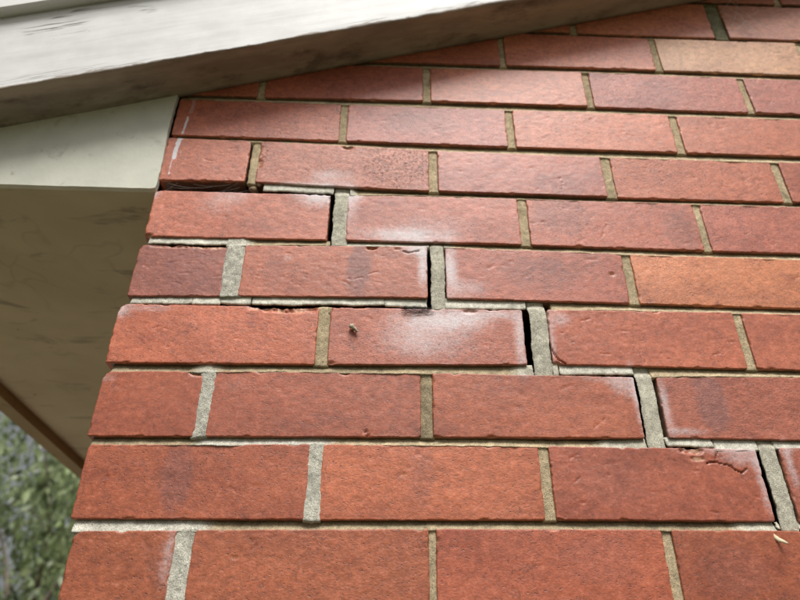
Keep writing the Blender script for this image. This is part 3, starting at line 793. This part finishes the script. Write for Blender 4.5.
# ------------------------------------------------------------------ roof edge: barge board, verge capping, eave box
roof = thing('gable_roof', 'weathered white timber roof edge with boxed eave above the brick wall', 'roof', (0.0, 0.0, 0.506))
CA, SA = math.cos(math.atan(0.332)), math.sin(math.atan(0.332))
D_OUT = 0.065
def barge(x0, x1, cell):
    """box swept along the rake; profile in (Y, height square to the rake)"""
    prof = []
    for t in np.linspace(0, 1, 12): prof.append((-D_OUT * t, 0.0, 1.0))                      # underside, wall -> front
    prof[-1] = (-D_OUT + 0.0016, 0.0, 0.9)
    prof += [(-D_OUT + 0.0005, 0.0006, 0.75), (-D_OUT, 0.0018, 0.60), (-D_OUT, 0.0035, 0.45), (-D_OUT, 0.006, 0.34), (-D_OUT, 0.009, 0.25), (-D_OUT, 0.013, 0.12)]
    for h in np.linspace(0.018, 0.150, 24): prof.append((-D_OUT, h, 0.0))
    prof += [(-0.001, 0.150, 0.0)]
    prof[0] = (-0.001, 0.0, 1.0)
    pr = np.array(prof)
    n = int((x1 - x0) / cell)
    xs = np.linspace(x0, x1, n + 1)
    S = xs / CA
    Yg = np.repeat(pr[None, :, 0], n + 1, 0); Hg = np.repeat(pr[None, :, 1], n + 1, 0); Bg = np.repeat(pr[None, :, 2], n + 1, 0)
    Sg = np.repeat(S[:, None], len(pr), 1)
    face = (Yg < -D_OUT + 0.003)
    Yg = Yg + face * (0.0012 * fbm(Sg * 5, Hg * 60, 11, 3) + 0.0007 * fbm(Sg * 22, Hg * 420, 12, 3))
    under = (Hg < 0.0005)
    Hg = Hg + under * (0.0016 * fbm(Sg * 14, Yg * 70, 13, 4) + 0.0012 * fbm(Sg * 70, Yg * 140, 14, 3))
    edge = np.clip(1 - Hg / 0.012, 0, 1) * face
    Hg = Hg + edge * (0.0035 * fbm(Sg * 40, Sg * 0, 15, 4) + 0.0018 * fbm(Sg * 180, Sg * 0, 16, 3))
    Bg = np.clip(Bg + edge * 0.7 * fbm(Sg * 9, Sg * 0 + 1, 18, 3), 0, 1)
    X = Sg * CA - Hg * SA; Z = 0.683 + Sg * SA + Hg * CA
    V = np.stack([X, Yg, Z], -1).reshape(-1, 3)
    m_ = len(pr); F = []
    for a in range(n):
        for b in range(m_):
            b2 = (b + 1) % m_
            F.append((a * m_ + b, a * m_ + b2, (a + 1) * m_ + b2, (a + 1) * m_ + b))
    F.append(tuple(range(m_ - 1, -1, -1))); F.append(tuple(n * m_ + k for k in range(m_)))
    c = (V.min(0) + V.max(0)) / 2
    lip = np.clip(1 - Hg / 0.022, 0, 1) * face * np.clip(0.6 + 1.6 * fbm(Sg * 6, Sg * 0 + 4, 19, 2), 0, 1)
    me = mesh('barge_board', V - c, F, {'bare': Bg.ravel(), 'lip': lip.ravel()})
    o = link('barge_board', me, M_BARGE, roof, c)
    o['label'] = 'white painted sloping board with flaking lower edge'
    return o
barge(-0.60, 1.6, 0.003)
def slab(name, s0, s1, y0, y1, h0, h1, mat):
    """straight bar along the rake between heights h0..h1 square to it"""
    q = []
    for s, h in ((s0, h0), (s1, h0), (s1, h1), (s0, h1)):
        q.append((s * CA - h * SA, 0.683 + s * SA + h * CA))
    return prism(name, q, y0, y1, mat, roof)
SR = WX / 2 / CA
slab('barge_board_extension', 1.6 / CA + .002, SR, -D_OUT, -0.001, 0.0, 0.150, M_BARGE)
cap = slab('verge_capping', -0.66, SR, -D_OUT - 0.0155, -D_OUT + 0.09, 0.1525, 0.186, M_CAP)
cap['label'] = 'white folded capping along the top of the sloping board'
slab('roof_covering', -0.62, SR + .02, -D_OUT + 0.092, 6.2, 0.158, 0.20, M_ROOF)
prism('far_roof_slope', [(WX / 2, RAKE(WX / 2) + .17), (WX + .6, RAKE(-.6) + .17), (WX + .6, RAKE(-.6) + .21), (WX / 2, RAKE(WX / 2) + .21)], -D_OUT, 6.2, M_ROOF, roof)
# triangular end panel of the boxed eave, its raw right edge against the bricks
pts = [(-0.476, 0.5065)]
for x in np.linspace(-0.46, -0.006, 60): pts.append((x, 0.5065 + 0.0011 * fbm(np.array([x * 60]), np.array([0.0]), 5, 3)[0]))
right = [px(*p)[0] for p in ((154, 189), (156.5, 180), (159, 170), (163, 152), (166, 134), (170, 118), (175, 100))]
zz = np.linspace(0.508, 0.688, 40)
zr = [px(*p)[1] for p in ((154, 189), (156.5, 180), (159, 170), (163, 152), (166, 134), (170, 118), (175, 100))]
for z in zz: pts.append((float(np.interp(z, zr, right)) + 0.0035 + 0.0016 * fbm(np.array([z * 130]), np.array([1.0]), 9, 4)[0], z))
pts += [(-0.02, RAKE(-0.02) + 0.02), (-0.476, RAKE(-0.476) + 0.02)]
pan = prism('end_panel', pts, -0.0045, 0.0035, M_PANEL, roof)
pan['label'] = 'pale cream end panel closing the eave box'
def quad_box(name, x0, x1, y0, y1, z0, z1, mat):
    o = prism(name, [(x0, z0), (x1, z0), (x1, z1), (x0, z1)], y0, y1, mat, roof)
    return o
sf = quad_box('soffit', -0.476, -0.0025, 0.004, 6.15, 0.5095, 0.516, M_SOFFIT)
sf['label'] = 'stained khaki sheet lining the underside of the eave'
quad_box('fascia', -0.512, -0.477, -0.02, 6.2, 0.487, 0.66, M_FASCIA)
quad_box('gutter', -0.62, -0.514, -0.05, 6.2, 0.615, 0.655, M_CAP)

# ------------------------------------------------------------------ small things caught on the wall
def tubes(paths, r):
    V = []; F = []
    for P in paths:
        P = np.array(P); n = len(P)
        for k in range(n):
            t = P[min(k + 1, n - 1)] - P[max(k - 1, 0)]; t = t / (np.linalg.norm(t) + 1e-9)
            a = np.cross(t, (0.3, 0.9, 0.2)); a /= np.linalg.norm(a) + 1e-9; b = np.cross(t, a)
            for j in range(3):
                th = 2 * math.pi * j / 3
                V.append(P[k] + r * (a * math.cos(th) + b * math.sin(th)))
        o = len(V) - 3 * n
        for k in range(n - 1):
            for j in range(3):
                j2 = (j + 1) % 3
                F.append((o + 3 * k + j, o + 3 * k + j2, o + 3 * k + 3 + j2, o + 3 * k + 3 + j))
    return np.array(V), F
def web(label, u, v, su, sv, n, r, mat, y0, y1, sd, drop=0.0, group=None):
    rs = np.random.default_rng(sd)
    cx, cz = px(u, v); x1, _ = px(u + su, v); _, z1 = px(u, v - sv)
    rx, rz = abs(x1 - cx), abs(z1 - cz)
    paths = []
    for _ in range(n):
        a = np.array([rs.uniform(-rx, rx), rs.uniform(y0, y1), rs.uniform(-rz, rz)])
        b = np.array([rs.uniform(-rx, rx), rs.uniform(y0, y1), rs.uniform(-rz, rz) - drop * rz])
        mid = (a + b) / 2 + np.array([0, -0.0005, -0.15 * np.linalg.norm(b - a)]) + rs.normal(0, 0.0008, 3)
        paths.append([a * (1 - t) ** 2 + 2 * mid * t * (1 - t) + b * t * t for t in np.linspace(0, 1, 7)])
    V, F = tubes(paths, r)
    o = link('cobweb', mesh('cobweb', V, F), mat, None, (cx, 0, cz))
    return tag(o, label, 'cobweb', group)
web('pale cobweb strands spanning the open dark gap under the corner brick', 205, 186, 46, 5, 9, 0.00007, M_WEB, -0.001, 0.012, 3)
web('fuzzy cobweb tuft coloured dark for the shadow in its gap, hanging below grey mortar in the middle of the wall', 418, 309, 17, 4.5, 170, 0.00012, M_WEBD, -0.0020, 0.0045, 5, 0.4)
web('thin cobweb threads hanging across the dark joint close under the roof board', 738, 12, 22, 17, 12, 0.00022, M_WEB, -0.010, -0.002, 8, 0.6)

def blob_case():
    X, Z = px(354, 330)
    V = []; F = []; n = 26; mring = 14
    for a in range(n):
        t = a / (n - 1)
        cx = (t - 0.5) * 0.0115; cz = -0.45 * cx + 0.0016 * math.sin(t * 5)
        r = 0.0036 * math.sin(math.pi * min(max(t, 0.02), 0.98)) ** 0.6 * (1.15 - 0.55 * t + 0.18 * math.sin(t * 19))
        if t < 0.3: r *= 1.1
        for b in range(mring):
            th = 2 * math.pi * b / mring
            V.append((cx, -0.0034 + r * 0.9 * math.cos(th), cz + r * math.sin(th) * (1 + 0.12 * math.sin(3 * th + 6 * t))))
    for a in range(n - 1):
        for b in range(mring):
            F.append((a * mring + b, (a + 1) * mring + b, (a + 1) * mring + (b + 1) % mring, a * mring + (b + 1) % mring))
    F.append(tuple(range(mring))); F.append(tuple((n - 1) * mring + b for b in range(mring - 1, -1, -1)))
    o = link('insect_case', mesh('insect_case', np.array(V), F), M_CASE, None, (X, 0, Z))
    tag(o, 'small pale grey insect case stuck on the face of a brick', 'insect case')
blob_case()
def splinter():
    (xa, za), (xb, zb) = px(770.5, 533), px(783.5, 546)
    n = 12; V = []; F = []
    for a in range(n):
        t = a / (n - 1)
        w = 0.0021 * math.sin(math.pi * (0.08 + 0.86 * t)) ** 0.7
        x = (xb - xa) * t; z = (zb - za) * t; y = 0.001 - 0.010 * t + 0.002 * math.sin(t * 3)
        for s, d in ((-1, 0.0003), (1, 0.0003), (1, -0.0004), (-1, -0.0004)):
            V.append((x + s * w * 0.6, y + d - 0.25 * s * w, z + s * w * 0.75 + 0.0004 * math.sin(9 * t)))
    for a in range(n - 1):
        for b in range(4):
            F.append((a * 4 + b, (a + 1) * 4 + b, (a + 1) * 4 + (b + 1) % 4, a * 4 + (b + 1) % 4))
    F.append((0, 1, 2, 3)); F.append(((n - 1) * 4 + 3, (n - 1) * 4 + 2, (n - 1) * 4 + 1, (n - 1) * 4))
    o = link('dry_leaf', mesh('dry_leaf', np.array(V), F), M_DRY, None, (xa, 0, za))
    tag(o, 'curled straw coloured dry leaf sticking out of a mortar joint', 'leaf')
splinter()

# ------------------------------------------------------------------ ground
def ground():
    k = NT('dry_lawn', 0.95, 0.1)
    c = k.mix(k.ramp(k.noise(0.6, 5, 0.65), 0.3, 0.7), (0.06, 0.07, 0.03), (0.12, 0.105, 0.06))
    c = k.gain(c, k.ramp(k.noise(30, 4, 0.7), 0.25, 0.75, 0.6, 1.4))
    mt = k.done(c, k.bump(k.noise(60, 4, 0.7), 0.8, 0.02))
    n = 40; s = 260.0
    xs = np.linspace(-s, s, n + 1); X, Y = np.meshgrid(xs, xs)
    Z = np.where(np.hypot(X, Y) > 14, 0.5 * fbm(X * 0.05, Y * 0.05, 2, 3), 0)
    V = np.stack([X, Y, Z], -1).reshape(-1, 3)
    idx = np.arange((n + 1) ** 2).reshape(n + 1, n + 1)
    F = np.stack([idx[:-1, :-1], idx[:-1, 1:], idx[1:, 1:], idx[1:, :-1]], -1).reshape(-1, 4).tolist()
    o = link('ground', mesh('ground', V, F), mt, None, (0, 0, GROUND))
    o['kind'] = 'structure'
ground()

# ------------------------------------------------------------------ trees beyond the corner of the house
def tree(x, y, height, spread, sd, leaf, label, nclump=70, per=150):
    rs = np.random.default_rng(sd)
    root = thing('gum_tree', label, 'tree', (x, y, GROUND), 'trees beyond the house corner')
    V = []; F = []
    def limb(p0, p1, r0, r1, bend):
        n = 7; m_ = 8; o = len(V)
        p0 = np.array(p0); p1 = np.array(p1); mid = (p0 + p1) / 2 + bend
        for a in range(n):
            t = a / (n - 1)
            c = p0 * (1 - t) ** 2 + 2 * mid * t * (1 - t) + p1 * t * t
            r = r0 + (r1 - r0) * t
            for b in range(m_):
                th = 2 * math.pi * b / m_
                V.append((c[0] + r * math.cos(th), c[1] + r * math.sin(th), c[2]))
        for a in range(n - 1):
            for b in range(m_):
                F.append((o + a * m_ + b, o + a * m_ + (b + 1) % m_, o + (a + 1) * m_ + (b + 1) % m_, o + (a + 1) * m_ + b))
        return p1
    fork = limb((0, 0, -0.1), (rs.normal(0, .2), rs.normal(0, .2), height * 0.35), 0.13, 0.08, rs.normal(0, .1, 3))
    tips = []
    for a in range(7):
        th = 2 * math.pi * a / 7 + rs.normal(0, .3)
        tip = fork + np.array([math.cos(th) * spread * rs.uniform(.35, .75), math.sin(th) * spread * rs.uniform(.35, .75), height * rs.uniform(.15, .5)])
        limb(fork, tip, 0.05, 0.018, rs.normal(0, .25, 3)); tips.append(tip)
        for _ in range(3):
            t2 = tip + rs.normal(0, spread * 0.3, 3) + (0, 0, .2); limb(tip, t2, 0.018, 0.007, rs.normal(0, .15, 3)); tips.append(t2)
    link('trunk', mesh('trunk', np.array(V), F), M_BARK, root, root.location)
    C = []
    for _ in range(nclump):
        b = tips[rs.integers(len(tips))]
        q = b + rs.normal(0, 1, 3) * (spread * .26, spread * .26, height * .10)
        q[2] = max(q[2], height * 0.16)
        C.append(q)
    low = rs.integers(0, nclump, nclump // 3)
    for k in low: C[k] = np.array([rs.normal(0, spread * .5), rs.normal(0, spread * .5), rs.uniform(.16, .5) * height])
    C = np.array(C)
    N = nclump * per
    ctr = np.repeat(C, per, 0) + rs.normal(0, 1, (N, 3)) * (0.20, 0.20, 0.30) * (1 + 0.0 * N)
    ax = rs.normal(0, 0.55, (N, 3)) + (0, 0, -0.85); ax /= np.linalg.norm(ax, axis=1, keepdims=True)
    sd_ = np.cross(ax, rs.normal(0, 1, (N, 3))); sd_ /= np.linalg.norm(sd_, axis=1, keepdims=True) + 1e-9
    L = rs.uniform(0.11, 0.21, (N, 1)); W = L * 0.19
    a_ = ctr; b_ = ctr + ax * L * .45 + sd_ * W; c_ = ctr + ax * L; d_ = ctr + ax * L * .45 - sd_ * W
    LV = np.stack([a_, b_, c_, d_], 1).reshape(-1, 3)
    LF = np.arange(4 * N).reshape(N, 4).tolist()
    cr = link('crown', mesh('crown', LV, LF), leaf, root, root.location, smooth=False)
    return root
tree(-4.6, 9.0, 6.4, 2.6, 21, M_LEAF[0], 'leafy gum tree with hanging green leaves just beyond the eave', 60, 150)
tree(-8.6, 13.0, 8.0, 3.2, 22, M_LEAF[1], 'darker gum tree standing behind the nearest one', 80, 140)
tree(-4.2, 15.5, 8.5, 3.4, 23, M_LEAF[1], 'tall dark gum tree farthest back behind the house', 84, 140)
tree(-8.4, 7.0, 6.0, 2.4, 24, M_LEAF[2], 'grey-green gum tree standing apart to the open side', 100, 140)

# unseen pale slab along the flank, added to bounce light onto the soffit
k = NT('bounce_concrete', 0.9, 0.2)
bounce_mat = k.done(k.gain(k.mix(k.ramp(k.noise(3, 5, 0.65), 0.3, 0.7), (0.40, 0.37, 0.31), (0.52, 0.48, 0.41)), k.ramp(k.noise(90, 3), 0.25, 0.75, 0.85, 1.12)), k.bump(k.noise(200, 3), 0.4, 0.002))
V = np.array([(x, y, z) for z in (0.0, 0.05) for x, y in ((-2.2, 0.25), (-0.01, 0.25), (-0.01, 8.0), (-2.2, 8.0))])
F = [(0, 3, 2, 1), (4, 5, 6, 7)] + [(a, (a + 1) % 4, (a + 1) % 4 + 4, a + 4) for a in range(4)]
bounce_obj = link('path', mesh('path', V, F), bounce_mat, None, (0, 0, GROUND + 0.004), False)
bounce_obj['kind'] = 'structure'
